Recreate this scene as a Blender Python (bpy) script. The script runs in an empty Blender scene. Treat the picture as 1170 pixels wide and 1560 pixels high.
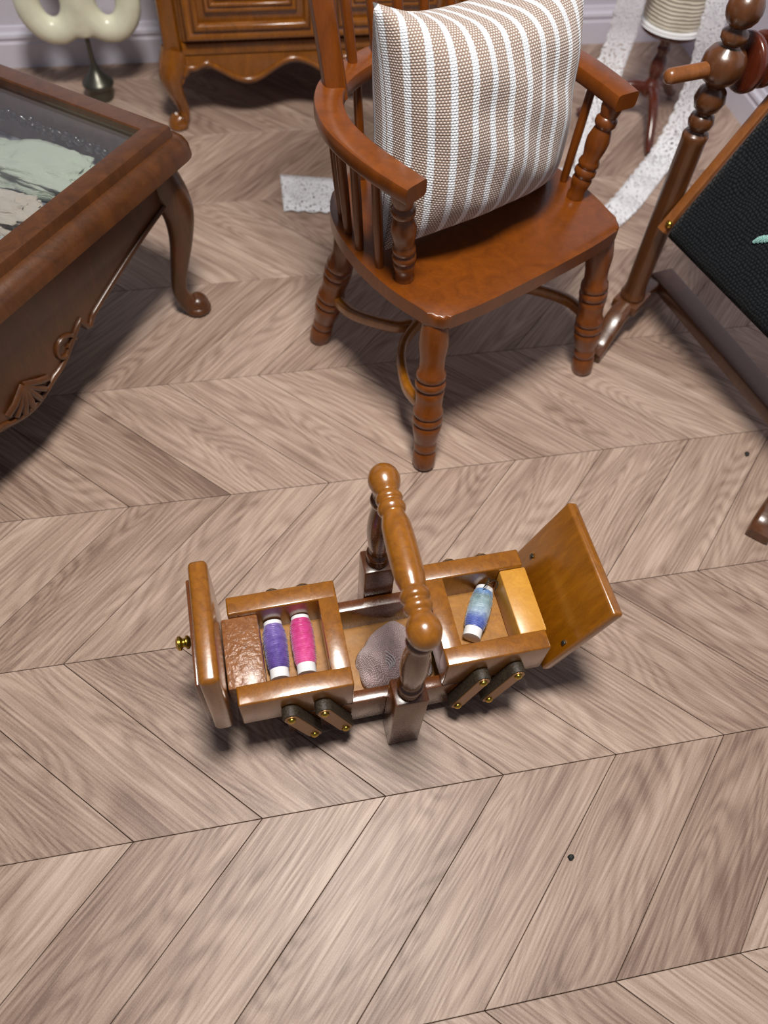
import bpy, bmesh, math, random
from mathutils import Vector, Matrix, Euler, noise
random.seed(7)
PI = math.pi
SC = bpy.context.scene
COL = SC.collection

# ------------------------------------------------------------------ camera
def set_camera():
    yaw, pitch, roll = math.radians(15.1858), math.radians(56.9223), math.radians(-5.5175)
    fwd = Vector((math.sin(yaw)*math.cos(pitch), math.cos(yaw)*math.cos(pitch), -math.sin(pitch)))
    right = Vector((math.cos(yaw), -math.sin(yaw), 0))
    down = fwd.cross(right)
    r = right*math.cos(roll) + down*math.sin(roll)
    d = -right*math.sin(roll) + down*math.cos(roll)
    m = Matrix((r, -d, -fwd)).transposed()
    cam = bpy.data.cameras.new('camera')
    ob = bpy.data.objects.new('camera', cam); COL.objects.link(ob)
    ob.matrix_world = Matrix.Translation((0.0846, -0.3227, 1.4994)) @ m.to_4x4()
    cam.sensor_fit = 'VERTICAL'; cam.sensor_height = 36.0
    cam.lens = 1185.0/1560.0*36.0
    cam.clip_start = 0.02; cam.clip_end = 50
    cam.dof.use_dof = True; cam.dof.focus_distance = 1.42; cam.dof.aperture_fstop = 2.3
    SC.camera = ob
set_camera()

# ------------------------------------------------------------------ world, light, exposure
W = bpy.data.worlds.new('world'); SC.world = W; W.use_nodes = True
W.node_tree.nodes['Background'].inputs[0].default_value = (0.80, 0.86, 1.0, 1)
W.node_tree.nodes['Background'].inputs[1].default_value = 0.15
LD = bpy.data.lights.new('overhead_lamp', 'AREA'); LD.shape = 'DISK'; LD.size = 0.58; LD.energy = 115
LD.color = (1.0, 0.94, 0.87)
LO = bpy.data.objects.new('overhead_lamp', LD); COL.objects.link(LO)
LO.location = (0.25, 0.30, 3.2)
LO.rotation_euler = (Vector((0.45, 0.95, 0)) - Vector(LO.location)).to_track_quat('-Z', 'Y').to_euler()
SC.view_settings.view_transform = 'Standard'; SC.view_settings.look = 'None'
SC.view_settings.exposure = 0.0; SC.view_settings.gamma = 1.0
SC.view_settings.use_curve_mapping = False

# ------------------------------------------------------------------ materials
def lin(c):
    return tuple(((v/255.)/12.92 if v/255. <= .04045 else ((v/255.+.055)/1.055)**2.4) for v in c) + (1,)

class NT:
    def __init__(s, name):
        s.m = bpy.data.materials.new(name); s.m.use_nodes = True
        s.t = s.m.node_tree; s.b = s.t.nodes['Principled BSDF']; s.out = s.t.nodes['Material Output']
    def n(s, typ, ins=None, **kw):
        nd = s.t.nodes.new(typ)
        for k, v in kw.items(): setattr(nd, k, v)
        for k, v in (ins or {}).items():
            if isinstance(v, bpy.types.NodeSocket): s.t.links.new(v, nd.inputs[k])
            else: nd.inputs[k].default_value = v
        return nd
    def math(s, op, a, b=None, c=None):
        nd = s.t.nodes.new('ShaderNodeMath'); nd.operation = op
        for i, v in enumerate((a, b, c)):
            if v is None: continue
            if isinstance(v, bpy.types.NodeSocket): s.t.links.new(v, nd.inputs[i])
            else: nd.inputs[i].default_value = v
        return nd.outputs[0]
    def ramp(s, fac, stops):
        nd = s.t.nodes.new('ShaderNodeValToRGB'); s.t.links.new(fac, nd.inputs[0])
        e = nd.color_ramp.elements
        while len(e) < len(stops): e.new(0.5)
        for i, (p, c) in enumerate(stops): e[i].position = p; e[i].color = c
        return nd.outputs[0]
    def mix(s, fac, a, b, mode='MIX'):
        nd = s.t.nodes.new('ShaderNodeMix'); nd.data_type = 'RGBA'; nd.blend_type = mode
        for k, v in ((0, fac), (6, a), (7, b)):
            if isinstance(v, bpy.types.NodeSocket): s.t.links.new(v, nd.inputs[k])
            else: nd.inputs[k].default_value = v
        return nd.outputs[2]
    def set(s, **kw):
        names = dict(color='Base Color', rough='Roughness', metal='Metallic', coat='Coat Weight', coat_rough='Coat Roughness',
                     spec='Specular IOR Level', sheen='Sheen Weight', normal='Normal', alpha='Alpha', sss='Subsurface Weight')
        for k, v in kw.items():
            i = s.b.inputs[names[k]]
            if isinstance(v, bpy.types.NodeSocket): s.t.links.new(v, i)
            else: i.default_value = v
    def bump(s, h, strength=.3, dist=.002):
        return s.n('ShaderNodeBump', {'Height': h, 'Strength': strength, 'Distance': dist}).outputs[0]

def wood(name, dark, light, rough=.32, coat=.6, scale=1.0, axis=(6, 6, 1.2), speck=.0, bumps=.08):
    t = NT(name)
    tc = t.n('ShaderNodeTexCoord'); oi = t.n('ShaderNodeObjectInfo')
    off = t.math('MULTIPLY', oi.outputs['Random'], 13.0)
    v = t.n('ShaderNodeVectorMath', {0: tc.outputs['Object'], 1: off}, operation='ADD').outputs[0]
    mp = t.n('ShaderNodeMapping', {'Vector': v, 'Scale': tuple(a*scale*4 for a in axis)})
    n1 = t.n('ShaderNodeTexNoise', {'Vector': mp.outputs[0], 'Scale': 1.0, 'Detail': 6, 'Roughness': .62, 'Distortion': 1.2})
    n2 = t.n('ShaderNodeTexNoise', {'Vector': mp.outputs[0], 'Scale': 9.0, 'Detail': 3, 'Roughness': .6})
    f = t.math('ADD', t.math('MULTIPLY', n1.outputs[0], .75), t.math('MULTIPLY', n2.outputs[0], .25))
    c = t.ramp(f, [(.22, lin(dark)), (.74, lin(light))])
    n3 = t.n('ShaderNodeTexNoise', {'Vector': tc.outputs['Object'], 'Scale': 260, 'Detail': 2})
    r = t.math('MULTIPLY_ADD', n3.outputs[0], .16, rough-.08)
    t.set(color=c, rough=r, coat=coat, coat_rough=.22, spec=.6)
    n4 = t.n('ShaderNodeTexNoise', {'Vector': tc.outputs['Object'], 'Scale': 90, 'Detail': 3})
    t.set(normal=t.bump(n4.outputs[0], bumps, .004))
    return t.m

def plain(name, c, rough=.5, metal=0, bumpscale=None, bumpst=.2, var=.0, **kw):
    t = NT(name)
    tc = t.n('ShaderNodeTexCoord')
    n = t.n('ShaderNodeTexNoise', {'Vector': tc.outputs['Object'], 'Scale': bumpscale or 40, 'Detail': 4})
    c2 = tuple(max(0, x*(1-var)) for x in c)
    t.set(color=t.ramp(n.outputs[0], [(.3, lin(c2)), (.7, lin(c))]), rough=rough, metal=metal, **kw)
    if bumpscale: t.set(normal=t.bump(n.outputs[0], bumpst, .002))
    return t.m

M = {}
M['chair'] = wood('chair_lacquered_wood', (86, 40, 2), (130, 66, 4), rough=.33, coat=.4)
M['box'] = wood('golden_lacquered_wood', (106, 60, 4), (162, 100, 10), rough=.30, coat=1.0, scale=2)
M['box_dark'] = wood('brown_lacquered_wood', (74, 36, 6), (116, 60, 11), rough=.27, coat=.9, scale=2)
M['box_raw'] = wood('raw_box_wood', (124, 78, 16), (182, 124, 38), rough=.42, coat=.15, scale=2)
M['box_pale'] = wood('pale_hinge_wood', (184, 126, 40), (218, 160, 62), rough=.4, coat=.2, scale=2)
M['box_rough'] = wood('rough_hinge_wood', (104, 58, 26), (160, 108, 66), rough=.36, coat=.3, scale=3, bumps=.9)
M['table'] = wood('walnut_stained_wood', (52, 27, 9), (98, 55, 19), rough=.36, coat=.3, scale=1)
M['cabinet'] = wood('cabinet_wood', (92, 48, 2), (150, 88, 8), rough=.27, coat=.7)
M['stand'] = wood('stand_wood', (62, 33, 12), (100, 57, 23), rough=.32, coat=.5, scale=1.4)
M['stand_light'] = wood('stand_light_wood', (104, 58, 22), (150, 92, 44), rough=.34, coat=.45, scale=1.6)
M['redwood'] = wood('red_brown_wood', (66, 24, 12), (100, 42, 22), rough=.26, coat=.6)
M['brass'] = plain('brass', (190, 160, 70), .25, 1.0)
M['bronze'] = plain('bronze_face', (150, 112, 72), .34, .55, 300, .1)
M['black_arm'] = plain('black_arm', (68, 57, 43), .55, 0, 260, .5, var=.5)
M['iron'] = plain('dark_metal', (92, 92, 84), .36, .8)
M['cream'] = plain('cream_resin', (232, 232, 208), .32, 0, 30, .05, var=.04, coat=.3)
M['white_core'] = plain('white_core', (240, 242, 246), .55)
M['wall'] = plain('wall_paint', (205, 203, 216), .65, 0, 120, .05, var=.02)
M['trim'] = plain('trim_paint', (214, 212, 226), .45, 0, 120, .03, var=.02)
M['under'] = plain('joint_filler', (96, 82, 72), .8)
M['satin'] = plain('grey_satin', (128, 130, 142), .45, 0, 60, .05, var=.08)
M['crumb'] = plain('crumb', (26, 32, 30), .6)
M['bead'] = plain('black_beads', (16, 12, 10), .12, 0, 220, .9, coat=1.0)

def plank_mat():
    t = NT('taupe_oak_plank')
    tc = t.n('ShaderNodeTexCoord'); oi = t.n('ShaderNodeObjectInfo')
    rnd = oi.outputs['Random']
    off = t.n('ShaderNodeCombineXYZ', {0: t.math('MULTIPLY', rnd, 37.0), 1: t.math('MULTIPLY', rnd, 91.0), 2: t.math('MULTIPLY', rnd, 53.0)})
    v = t.n('ShaderNodeVectorMath', {0: tc.outputs['Object'], 1: off.outputs[0]}, operation='ADD').outputs[0]
    # cathedral rings: contour lines of a stretched noise
    mp = t.n('ShaderNodeMapping', {'Vector': v, 'Scale': (1.5, 9.0, 1.0)})
    n1 = t.n('ShaderNodeTexNoise', {'Vector': mp.outputs[0], 'Scale': 1.0, 'Detail': 1.2, 'Roughness': .4, 'Distortion': .25})
    rings = t.math('SINE', t.math('MULTIPLY', n1.outputs[0], 150.0))
    rings = t.math('MULTIPLY_ADD', rings, .5, .5)
    rings = t.math('POWER', rings, 1.6)
    # fibres
    mp2 = t.n('ShaderNodeMapping', {'Vector': v, 'Scale': (6.0, 210.0, 1.0)})
    n2 = t.n('ShaderNodeTexNoise', {'Vector': mp2.outputs[0], 'Scale': 1.0, 'Detail': 3, 'Roughness': .6, 'Distortion': .4})
    mp3 = t.n('ShaderNodeMapping', {'Vector': v, 'Scale': (2.0, 14.0, 1.0)})
    n3 = t.n('ShaderNodeTexNoise', {'Vector': mp3.outputs[0], 'Scale': 1.0, 'Detail': 3, 'Roughness': .55})
    n4 = t.n('ShaderNodeTexNoise', {'Vector': v, 'Scale': 420.0, 'Detail': 2})
    f = t.math('MULTIPLY', rings, .115)
    f = t.math('ADD', f, t.math('MULTIPLY', n2.outputs[0], .62))
    f = t.math('ADD', f, t.math('MULTIPLY', n3.outputs[0], .50))
    f = t.math('ADD', f, t.math('MULTIPLY', n4.outputs[0], .22))
    f = t.math('ADD', f, t.math('MULTIPLY_ADD', rnd, .14, .0))
    c = t.ramp(f, [(.50, lin((202, 180, 164))), (.78, lin((164, 140, 125))), (1.0, lin((122, 99, 87)))])
    t.set(color=c, rough=t.math('MULTIPLY_ADD', n2.outputs[0], .16, .36), spec=.42)
    t.set(normal=t.bump(t.math('ADD', n4.outputs[0], n2.outputs[0]), .10, .001))
    return t.m
M['plank'] = plank_mat()

def cushion_mat():
    t = NT('striped_linen')
    uv = t.n('ShaderNodeTexCoord').outputs['UV']
    sp = t.n('ShaderNodeSeparateXYZ', {0: uv}); u, v = sp.outputs[0], sp.outputs[1]
    fr = t.math('FRACT', t.math('MULTIPLY_ADD', u, 14.0, .30))
    d = t.math('ABSOLUTE', t.math('SUBTRACT', fr, .5))           # 0 centre .. .5
    nz = t.n('ShaderNodeTexNoise', {'Vector': uv, 'Scale': 120.0, 'Detail': 2})
    d2 = t.math('ADD', d, t.math('MULTIPLY_ADD', nz.outputs[0], .06, -.03))
    white = t.math('SMOOTH_MIN', t.math('MULTIPLY', t.math('MAXIMUM', t.math('SUBTRACT', .18, d2), 0.0), 25.0), 1.0, .1)
    # weave: brick pattern of light threads on taupe
    row = t.math('MULTIPLY', v, 104.0)
    rowi = t.math('FLOOR', row)
    colx = t.math('ADD', t.math('MULTIPLY', u, 94.0), t.math('MULTIPLY', t.math('MODULO', rowi, 2.0), .5))
    wx = t.math('ABSOLUTE', t.math('SINE', t.math('MULTIPLY', colx, PI)))
    wy = t.math('ABSOLUTE', t.math('SINE', t.math('MULTIPLY', row, PI)))
    weave = t.math('MULTIPLY', wx, wy)
    dots = t.math('MINIMUM', t.math('MULTIPLY', t.math('MAXIMUM', t.math('SUBTRACT', weave, .42), 0.0), 3.2), 1.0)
    taupe = t.mix(dots, lin((150, 127, 114)), lin((224, 217, 211)))
    wh = t.mix(dots, lin((214, 220, 228)), lin((252, 254, 255)))
    t.set(color=t.mix(white, taupe, wh), rough=.9, sheen=.35, spec=.15)
    h = t.math('ADD', weave, t.math('MULTIPLY', white, 1.2))
    t.set(normal=t.bump(h, .55, .003))
    return t.m
M['cushion'] = cushion_mat()

def cloth_mat(name, base, dots, scale, rough=.92, st=.8, sheen=.2, twist=.1):
    t = NT(name)
    tc = t.n('ShaderNodeTexCoord').outputs['Object']
    nz = t.n('ShaderNodeTexNoise', {'Vector': tc, 'Scale': 25.0, 'Detail': 2})
    v = t.n('ShaderNodeVectorMath', {0: tc, 1: t.n('ShaderNodeVectorMath', {0: nz.outputs[1], 3: twist*.05}, operation='SCALE').outputs[0]}, operation='ADD').outputs[0]
    sp = t.n('ShaderNodeSeparateXYZ', {0: v})
    row = t.math('MULTIPLY', sp.outputs[1], scale)
    col = t.math('ADD', t.math('MULTIPLY', sp.outputs[0], scale), t.math('MULTIPLY', t.math('MODULO', t.math('FLOOR', row), 2.0), .5))
    w = t.math('MULTIPLY', t.math('ABSOLUTE', t.math('SINE', t.math('MULTIPLY', col, PI))), t.math('ABSOLUTE', t.math('SINE', t.math('MULTIPLY', row, PI))))
    fz = t.n('ShaderNodeTexNoise', {'Vector': tc, 'Scale': scale*1.7, 'Detail': 3})
    f = t.math('ADD', t.math('MULTIPLY', w, .55), t.math('MULTIPLY', fz.outputs[0], .55))
    t.set(color=t.ramp(f, [(.25, lin(base)), (.95, lin(dots))]), rough=rough, sheen=sheen, spec=.1)
    t.set(normal=t.bump(f, st, .004))
    return t.m
M['black_cloth'] = cloth_mat('black_evenweave', (7, 8, 10), (42, 46, 51), 125, sheen=.05, st=.6, twist=.35)
M['mauve'] = cloth_mat('mauve_silk', (172, 136, 138), (252, 236, 236), 300, rough=.42, st=.6, sheen=.3, twist=.5)
M['mint_thread'] = cloth_mat('mint_thread', (120, 190, 180), (200, 240, 232), 300, rough=.5)
M['green_fabric'] = cloth_mat('pale_green_fabric', (196, 206, 186), (238, 246, 228), 420, rough=.6)
M['pink_fabric'] = cloth_mat('pale_pink_fabric', (220, 200, 184), (250, 238, 228), 420, rough=.6)
M['white_fabric'] = cloth_mat('white_fabric', (190, 188, 190), (245, 243, 242), 420, rough=.7)

def thread_mat(name, stops, freq=260.):
    t = NT(name)
    tc = t.n('ShaderNodeTexCoord').outputs['Object']
    sp = t.n('ShaderNodeSeparateXYZ', {0: tc})
    nz = t.n('ShaderNodeTexNoise', {'Vector': tc, 'Scale': 35.0, 'Detail': 3})
    z = t.math('ADD', sp.outputs[2], t.math('MULTIPLY_ADD', nz.outputs[0], .03, -.015))
    f = t.math('MULTIPLY_ADD', z, 1/.12, .5)
    c = t.ramp(f, stops)
    wv = t.math('SINE', t.math('MULTIPLY', t.math('ADD', sp.outputs[2], t.math('MULTIPLY', nz.outputs[0], .012)), 2*PI*freq))
    nf = t.n('ShaderNodeTexNoise', {'Vector': tc, 'Scale': 300.0, 'Detail': 2})
    c = t.mix(t.math('MULTIPLY', nf.outputs[0], .75), c, t.ramp(t.n('ShaderNodeTexNoise', {'Vector': tc, 'Scale': 110.0, 'Detail': 4}).outputs[0], [(.35, (.12, .12, .14, 1)), (.65, (1, 1, 1, 1))]), 'SOFT_LIGHT')
    t.set(color=c, rough=.38, sheen=.3, spec=.5, normal=t.bump(wv, .5, .0012))
    return t.m
M['purple_thread'] = thread_mat('purple_thread', [(.0, lin((76, 56, 128))), (.45, lin((98, 76, 158))), (.9, lin((124, 104, 182)))])
M['pink_thread'] = thread_mat('pink_thread', [(.0, lin((232, 100, 164))), (.5, lin((216, 70, 142))), (.95, lin((200, 50, 124)))])
M['blue_thread'] = thread_mat('blue_thread', [(.12, lin((74, 88, 168))), (.34, lin((90, 110, 186))), (.46, lin((168, 192, 214))), (.62, lin((150, 178, 186))), (.74, lin((120, 146, 152))), (.84, lin((110, 150, 206)))])

def reel_mat():
    t = NT('cream_wound_thread')
    tc = t.n('ShaderNodeTexCoord').outputs['Object']
    sp = t.n('ShaderNodeSeparateXYZ', {0: tc})
    nz = t.n('ShaderNodeTexNoise', {'Vector': tc, 'Scale': 20.0, 'Detail': 3})
    w = t.math('SINE', t.math('MULTIPLY', t.math('ADD', sp.outputs[2], t.math('MULTIPLY', nz.outputs[0], .01)), 560.0))
    f = t.math('MULTIPLY_ADD', w, .35, nz.outputs[0])
    t.set(color=t.ramp(f, [(.2, lin((178, 168, 150))), (.75, lin((226, 220, 204)))]), rough=.8, normal=t.bump(w, .6, .002))
    return t.m
M['reel'] = reel_mat()

def lace_mat():
    t = NT('white_lace')
    uv = t.n('ShaderNodeTexCoord').outputs['UV']                 # u along in metres, v across in metres
    nz = t.n('ShaderNodeTexNoise', {'Vector': uv, 'Scale': 18.0, 'Detail': 2})
    v1 = t.n('ShaderNodeTexVoronoi', {'Vector': uv, 'Scale': 150.0}, feature='DISTANCE_TO_EDGE')
    net = t.math('GREATER_THAN', .16, v1.outputs[0])
    # dense motifs against open medallions
    sp = t.n('ShaderNodeSeparateXYZ', {0: uv})
    a = t.math('SINE', t.math('MULTIPLY', sp.outputs[0], 2*PI/.125))
    b = t.math('SUBTRACT', 1.0, t.math('MULTIPLY', t.math('ABSOLUTE', sp.outputs[1]), 26.0))
    op = t.math('ADD', t.math('ADD', a, b), t.math('MULTIPLY_ADD', nz.outputs[0], 2.0, -1.0))
    opened = t.math('GREATER_THAN', op, .75)
    nf = t.n('ShaderNodeTexNoise', {'Vector': uv, 'Scale': 130.0, 'Detail': 3})
    solid = t.math('GREATER_THAN', nf.outputs[0], .43)
    al = t.math('ADD', t.math('MULTIPLY', solid, t.math('SUBTRACT', 1.0, opened)), t.math('MULTIPLY', net, opened))
    al = t.math('MINIMUM', al, 1.0)
    t.set(color=lin((242, 243, 248)), rough=.85, spec=.1, alpha=al, normal=t.bump(nf.outputs[0], .6, .003))
    return t.m
M['lace'] = lace_mat()

def glass_mat():
    t = NT('clear_glass')
    tr = t.n('ShaderNodeBsdfTransparent', {'Color': (.93, .95, .95, 1)})
    gl = t.n('ShaderNodeBsdfGlossy', {'Color': (1, 1, 1, 1), 'Roughness': .02})
    bf = t.n('ShaderNodeNewGeometry').outputs['Backfacing']
    fr = t.n('ShaderNodeFresnel', {'IOR': t.math('MULTIPLY_ADD', bf, 1/1.5-1.5, 1.5)})
    mx = t.n('ShaderNodeMixShader', {0: fr.outputs[0], 1: tr.outputs[0], 2: gl.outputs[0]})
    t.t.links.new(mx.outputs[0], t.out.inputs[0])
    return t.m
M['glass'] = glass_mat()

# ------------------------------------------------------------------ builders
def tag(o, label, cat, group=None, kind=None):
    if label: o['label'] = label
    if cat: o['category'] = cat
    if group: o['group'] = group
    if kind: o['kind'] = kind
    return o

def empty(name, loc, rz=0, label=None, cat=None, group=None):
    o = bpy.data.objects.new(name, None); COL.objects.link(o)
    o.empty_display_size = .05; o.location = loc; o.rotation_euler = (0, 0, rz)
    return tag(o, label, cat, group)

def obj(name, bm, mat, parent=None, smooth=38, label=None):
    me = bpy.data.meshes.new(name)
    bmesh.ops.recalc_face_normals(bm, faces=bm.faces[:])
    bm.to_mesh(me); bm.free()
    if smooth:
        for p in me.polygons: p.use_smooth = True
        me.set_sharp_from_angle(angle=math.radians(smooth))
    me.materials.append(M[mat] if isinstance(mat, str) else mat)
    o = bpy.data.objects.new(name, me); COL.objects.link(o)
    if parent: o.parent = parent
    if label: o['label'] = label
    return o

def B(): return bmesh.new()

def box(bm, x0, x1, y0, y1, z0, z1, bev=0, mat=None, seg=2):
    vs = [bm.verts.new((x, y, z)) for x in (x0, x1) for y in (y0, y1) for z in (z0, z1)]
    idx = [(0, 1, 3, 2), (4, 6, 7, 5), (0, 4, 5, 1), (2, 3, 7, 6), (0, 2, 6, 4), (1, 5, 7, 3)]
    fs = [bm.faces.new([vs[i] for i in f]) for f in idx]
    if mat is not None: bmesh.ops.transform(bm, matrix=mat, verts=vs)
    if bev:
        es = list({e for f in fs for e in f.edges})
        bmesh.ops.bevel(bm, geom=es, offset=bev, segments=seg, affect='EDGES', profile=.5)
    return bm

def frame_axes(d):
    d = d.normalized()
    a = Vector((0, 0, 1)) if abs(d.z) < .95 else Vector((1, 0, 0))
    x = a.cross(d).normalized(); y = d.cross(x)
    return x, y, d

def lathe(bm, prof, p0=(0, 0, 0), d=(0, 0, 1), seg=24):
    """profile of (radius, distance along d)"""
    p0 = Vector(p0); x, y, z = frame_axes(Vector(d))
    rings = []
    for r, h in prof:
        c = p0 + z*h
        if r < 1e-5: rings.append([bm.verts.new(c)])
        else: rings.append([bm.verts.new(c + x*(r*math.cos(2*PI*k/seg)) + y*(r*math.sin(2*PI*k/seg))) for k in range(seg)])
    for a, b in zip(rings, rings[1:]):
        for k in range(seg):
            k2 = (k+1) % seg
            if len(a) == 1 and len(b) == 1: continue
            if len(a) == 1: bm.faces.new((a[0], b[k], b[k2]))
            elif len(b) == 1: bm.faces.new((a[k], b[0], a[k2]))
            else: bm.faces.new((a[k], b[k], b[k2], a[k2]))
    for r, rev in ((rings[0], 1), (rings[-1], 0)):
        if len(r) > 1: bm.faces.new(r[::-1] if rev else r)
    return bm

def smoothprof(pts, n=4):
    """Catmull-Rom through (r,h) points"""
    out = []
    for i in range(len(pts)-1):
        p0 = pts[max(i-1, 0)]; p1 = pts[i]; p2 = pts[i+1]; p3 = pts[min(i+2, len(pts)-1)]
        for k in range(n):
            t = k/n
            out.append(tuple(.5*((2*b) + (-a+c)*t + (2*a-5*b+4*c-d)*t*t + (-a+3*b-3*c+d)*t**3) for a, b, c, d in zip(p0, p1, p2, p3)))
    out.append(tuple(pts[-1])); return out

def ballprof(r, h0, n=8, a0=-90, a1=90):
    return [(max(0, r*math.cos(math.radians(a0+(a1-a0)*k/n))), h0 + r*math.sin(math.radians(a0+(a1-a0)*k/n))) for k in range(n+1)]

def sweep(bm, path, section, ups=None, closed=False, scale=None):
    """section: list of (side, up) points; path: list of points"""
    P = [Vector(p) for p in path]; n = len(P); rings = []
    for i, p in enumerate(P):
        a = P[(i-1) % n] if (closed or i > 0) else P[i]
        b = P[(i+1) % n] if (closed or i < n-1) else P[i]
        d = (b-a).normalized()
        up = Vector(ups[i]) if ups else Vector((0, 0, 1))
        s = d.cross(up)
        if s.length < 1e-4: s = Vector((1, 0, 0))
        s.normalize(); u = s.cross(d)
        k = scale[i] if scale else (1, 1)
        rings.append([bm.verts.new(p + s*(q[0]*k[0]) + u*(q[1]*k[1])) for q in section])
    m = len(section)
    for i in range(n if closed else n-1):
        a = rings[i]; b = rings[(i+1) % n]
        for k in range(m): bm.faces.new((a[k], a[(k+1) % m], b[(k+1) % m], b[k]))
    if not closed:
        bm.faces.new(rings[0][::-1]); bm.faces.new(rings[-1])
    return bm

def rrect(w, h, r=.25, seg=3):
    """rounded rectangle section, r as a share of the smaller half size"""
    r = min(w, h)/2*r*2; pts = []
    for cx, cy, a in ((w/2-r, h/2-r, 0), (-w/2+r, h/2-r, 90), (-w/2+r, -h/2+r, 180), (w/2-r, -h/2+r, 270)):
        for k in range(seg+1):
            t = math.radians(a + 90*k/seg); pts.append((cx + r*math.cos(t), cy + r*math.sin(t)))
    return pts

def circ(r, n=12): return [(r*math.cos(2*PI*k/n), r*math.sin(2*PI*k/n)) for k in range(n)]

def spline(pts, n=8):
    P = [Vector(p) for p in pts]; out = []
    for i in range(len(P)-1):
        a = P[max(i-1, 0)]; b = P[i]; c = P[i+1]; d = P[min(i+2, len(P)-1)]
        for k in range(n):
            t = k/n
            out.append(.5*((2*b) + (c-a)*t + (2*a-5*b+4*c-d)*t*t + (-a+3*b-3*c+d)*t**3))
    out.append(P[-1]); return out

def prism(bm, outline, z0, z1, bev=0, mat=None, seg=2):
    """outline in XY extruded z0..z1, top and bottom rims bevelled"""
    lo = [bm.verts.new((p[0], p[1], z0)) for p in outline]; hi = [bm.verts.new((p[0], p[1], z1)) for p in outline]
    n = len(outline)
    f0 = bm.faces.new(lo[::-1]); f1 = bm.faces.new(hi)
    for k in range(n): bm.faces.new((lo[k], lo[(k+1) % n], hi[(k+1) % n], hi[k]))
    vs = lo + hi
    if bev:
        es = list(f0.edges) + list(f1.edges)
        r = bmesh.ops.bevel(bm, geom=es, offset=bev, segments=seg, affect='EDGES', profile=.5)
        vs = list({v for v in bm.verts})
    if mat is not None: bmesh.ops.transform(bm, matrix=mat, verts=vs)
    return bm

def copy_tree(o, parent=None):
    c = o.copy(); COL.objects.link(c); c.parent = parent
    for ch in o.children: copy_tree(ch, c)
    return c

# ------------------------------------------------------------------ floor of chevron planks
ROW, STEP, GAP = .36, .2283, .0006
XR, YB = 1.915, 2.645            # right wall and back wall faces
XL, YF = -1.75, -1.08
bm = B(); box(bm, XL, XR, YF, YB, -.05, -.012)
floor = tag(obj('floor', bm, 'under', smooth=0), 'taupe wood plank floor laid in a chevron pattern', 'floor', kind='structure')

def clip(poly, x0, x1, y0, y1):
    for ax, lim, sgn in ((0, x0, 1), (0, x1, -1), (1, y0, 1), (1, y1, -1)):
        out = []
        for i in range(len(poly)):
            a, b = poly[i], poly[(i+1) % len(poly)]
            da, db = sgn*(a[ax]-lim), sgn*(b[ax]-lim)
            if da >= 0: out.append(a)
            if (da >= 0) != (db >= 0):
                t = da/(da-db); out.append((a[0]+(b[0]-a[0])*t, a[1]+(b[1]-a[1])*t))
        poly = out
        if not poly: return []
    return poly

def plank_bm(poly):
    """poly in local plank coordinates, top at z = 0, small chamfer"""
    bm = B(); n = len(poly)
    cx = sum(p[0] for p in poly)/n; cy = sum(p[1] for p in poly)/n
    def ring(off, z):
        out = []
        for i in range(n):
            p0 = Vector(poly[i-1]); p = Vector(poly[i]); p2 = Vector(poly[(i+1) % n])
            a = (p-p0).normalized(); b = (p2-p).normalized()
            na = Vector((-a.y, a.x)); nb = Vector((-b.y, b.x))
            k = na + nb; k = k/max(k.dot(na), .15) if k.length > 1e-6 else na
            q = p + k*off; out.append(bm.verts.new((q.x, q.y, z)))
        return out
    r0 = ring(GAP, -.014); r1 = ring(GAP, -.0007); r2 = ring(GAP+.0007, 0)
    for a, b in ((r0, r1), (r1, r2)):
        for i in range(n): bm.faces.new((a[i], a[(i+1) % n], b[(i+1) % n], b[i]))
    bm.faces.new(r2)
    return bm

shared = {}
for row in range(-3, 8):
    lean = -1 if row % 2 == 0 else 1            # even rows run up-left, odd rows up-right
    ang = math.radians(135 if lean < 0 else 45)
    y0, y1 = row*ROW, row*ROW + ROW
    off0 = 0 if row % 2 == 0 else -ROW
    for k in range(-12, 13):
        x0 = k*STEP + off0; x1 = x0 + lean*ROW
        quad = [(x0, y0), (x0+STEP, y0), (x1+STEP, y1), (x1, y1)]
        c = clip(quad, XL, XR, YF, YB)
        if len(c) < 3: continue
        ar = abs(sum(c[i][0]*c[(i+1) % len(c)][1]-c[(i+1) % len(c)][0]*c[i][1] for i in range(len(c))))/2
        if ar < .0008: continue
        cen = Vector(((x0+x1+STEP)/2, (y0+y1)/2))
        whole = len(c) == 4 and ar > ROW*STEP*.999
        if whole and lean in shared:
            o = bpy.data.objects.new('plank', shared[lean]); COL.objects.link(o); o.parent = floor
        else:
            R = Matrix.Rotation(-ang, 2)
            cc = [c[i] for i in range(len(c)) if (Vector(c[i])-Vector(c[i-1])).length > 1e-4]
            loc = [tuple(R @ (Vector(p)-cen)) for p in cc]
            o = obj('plank', plank_bm(loc), 'plank', floor, smooth=0)
            if whole: shared[lean] = o.data
        o.location = (cen.x, cen.y, 0); o.rotation_euler = (0, 0, ang)

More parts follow.
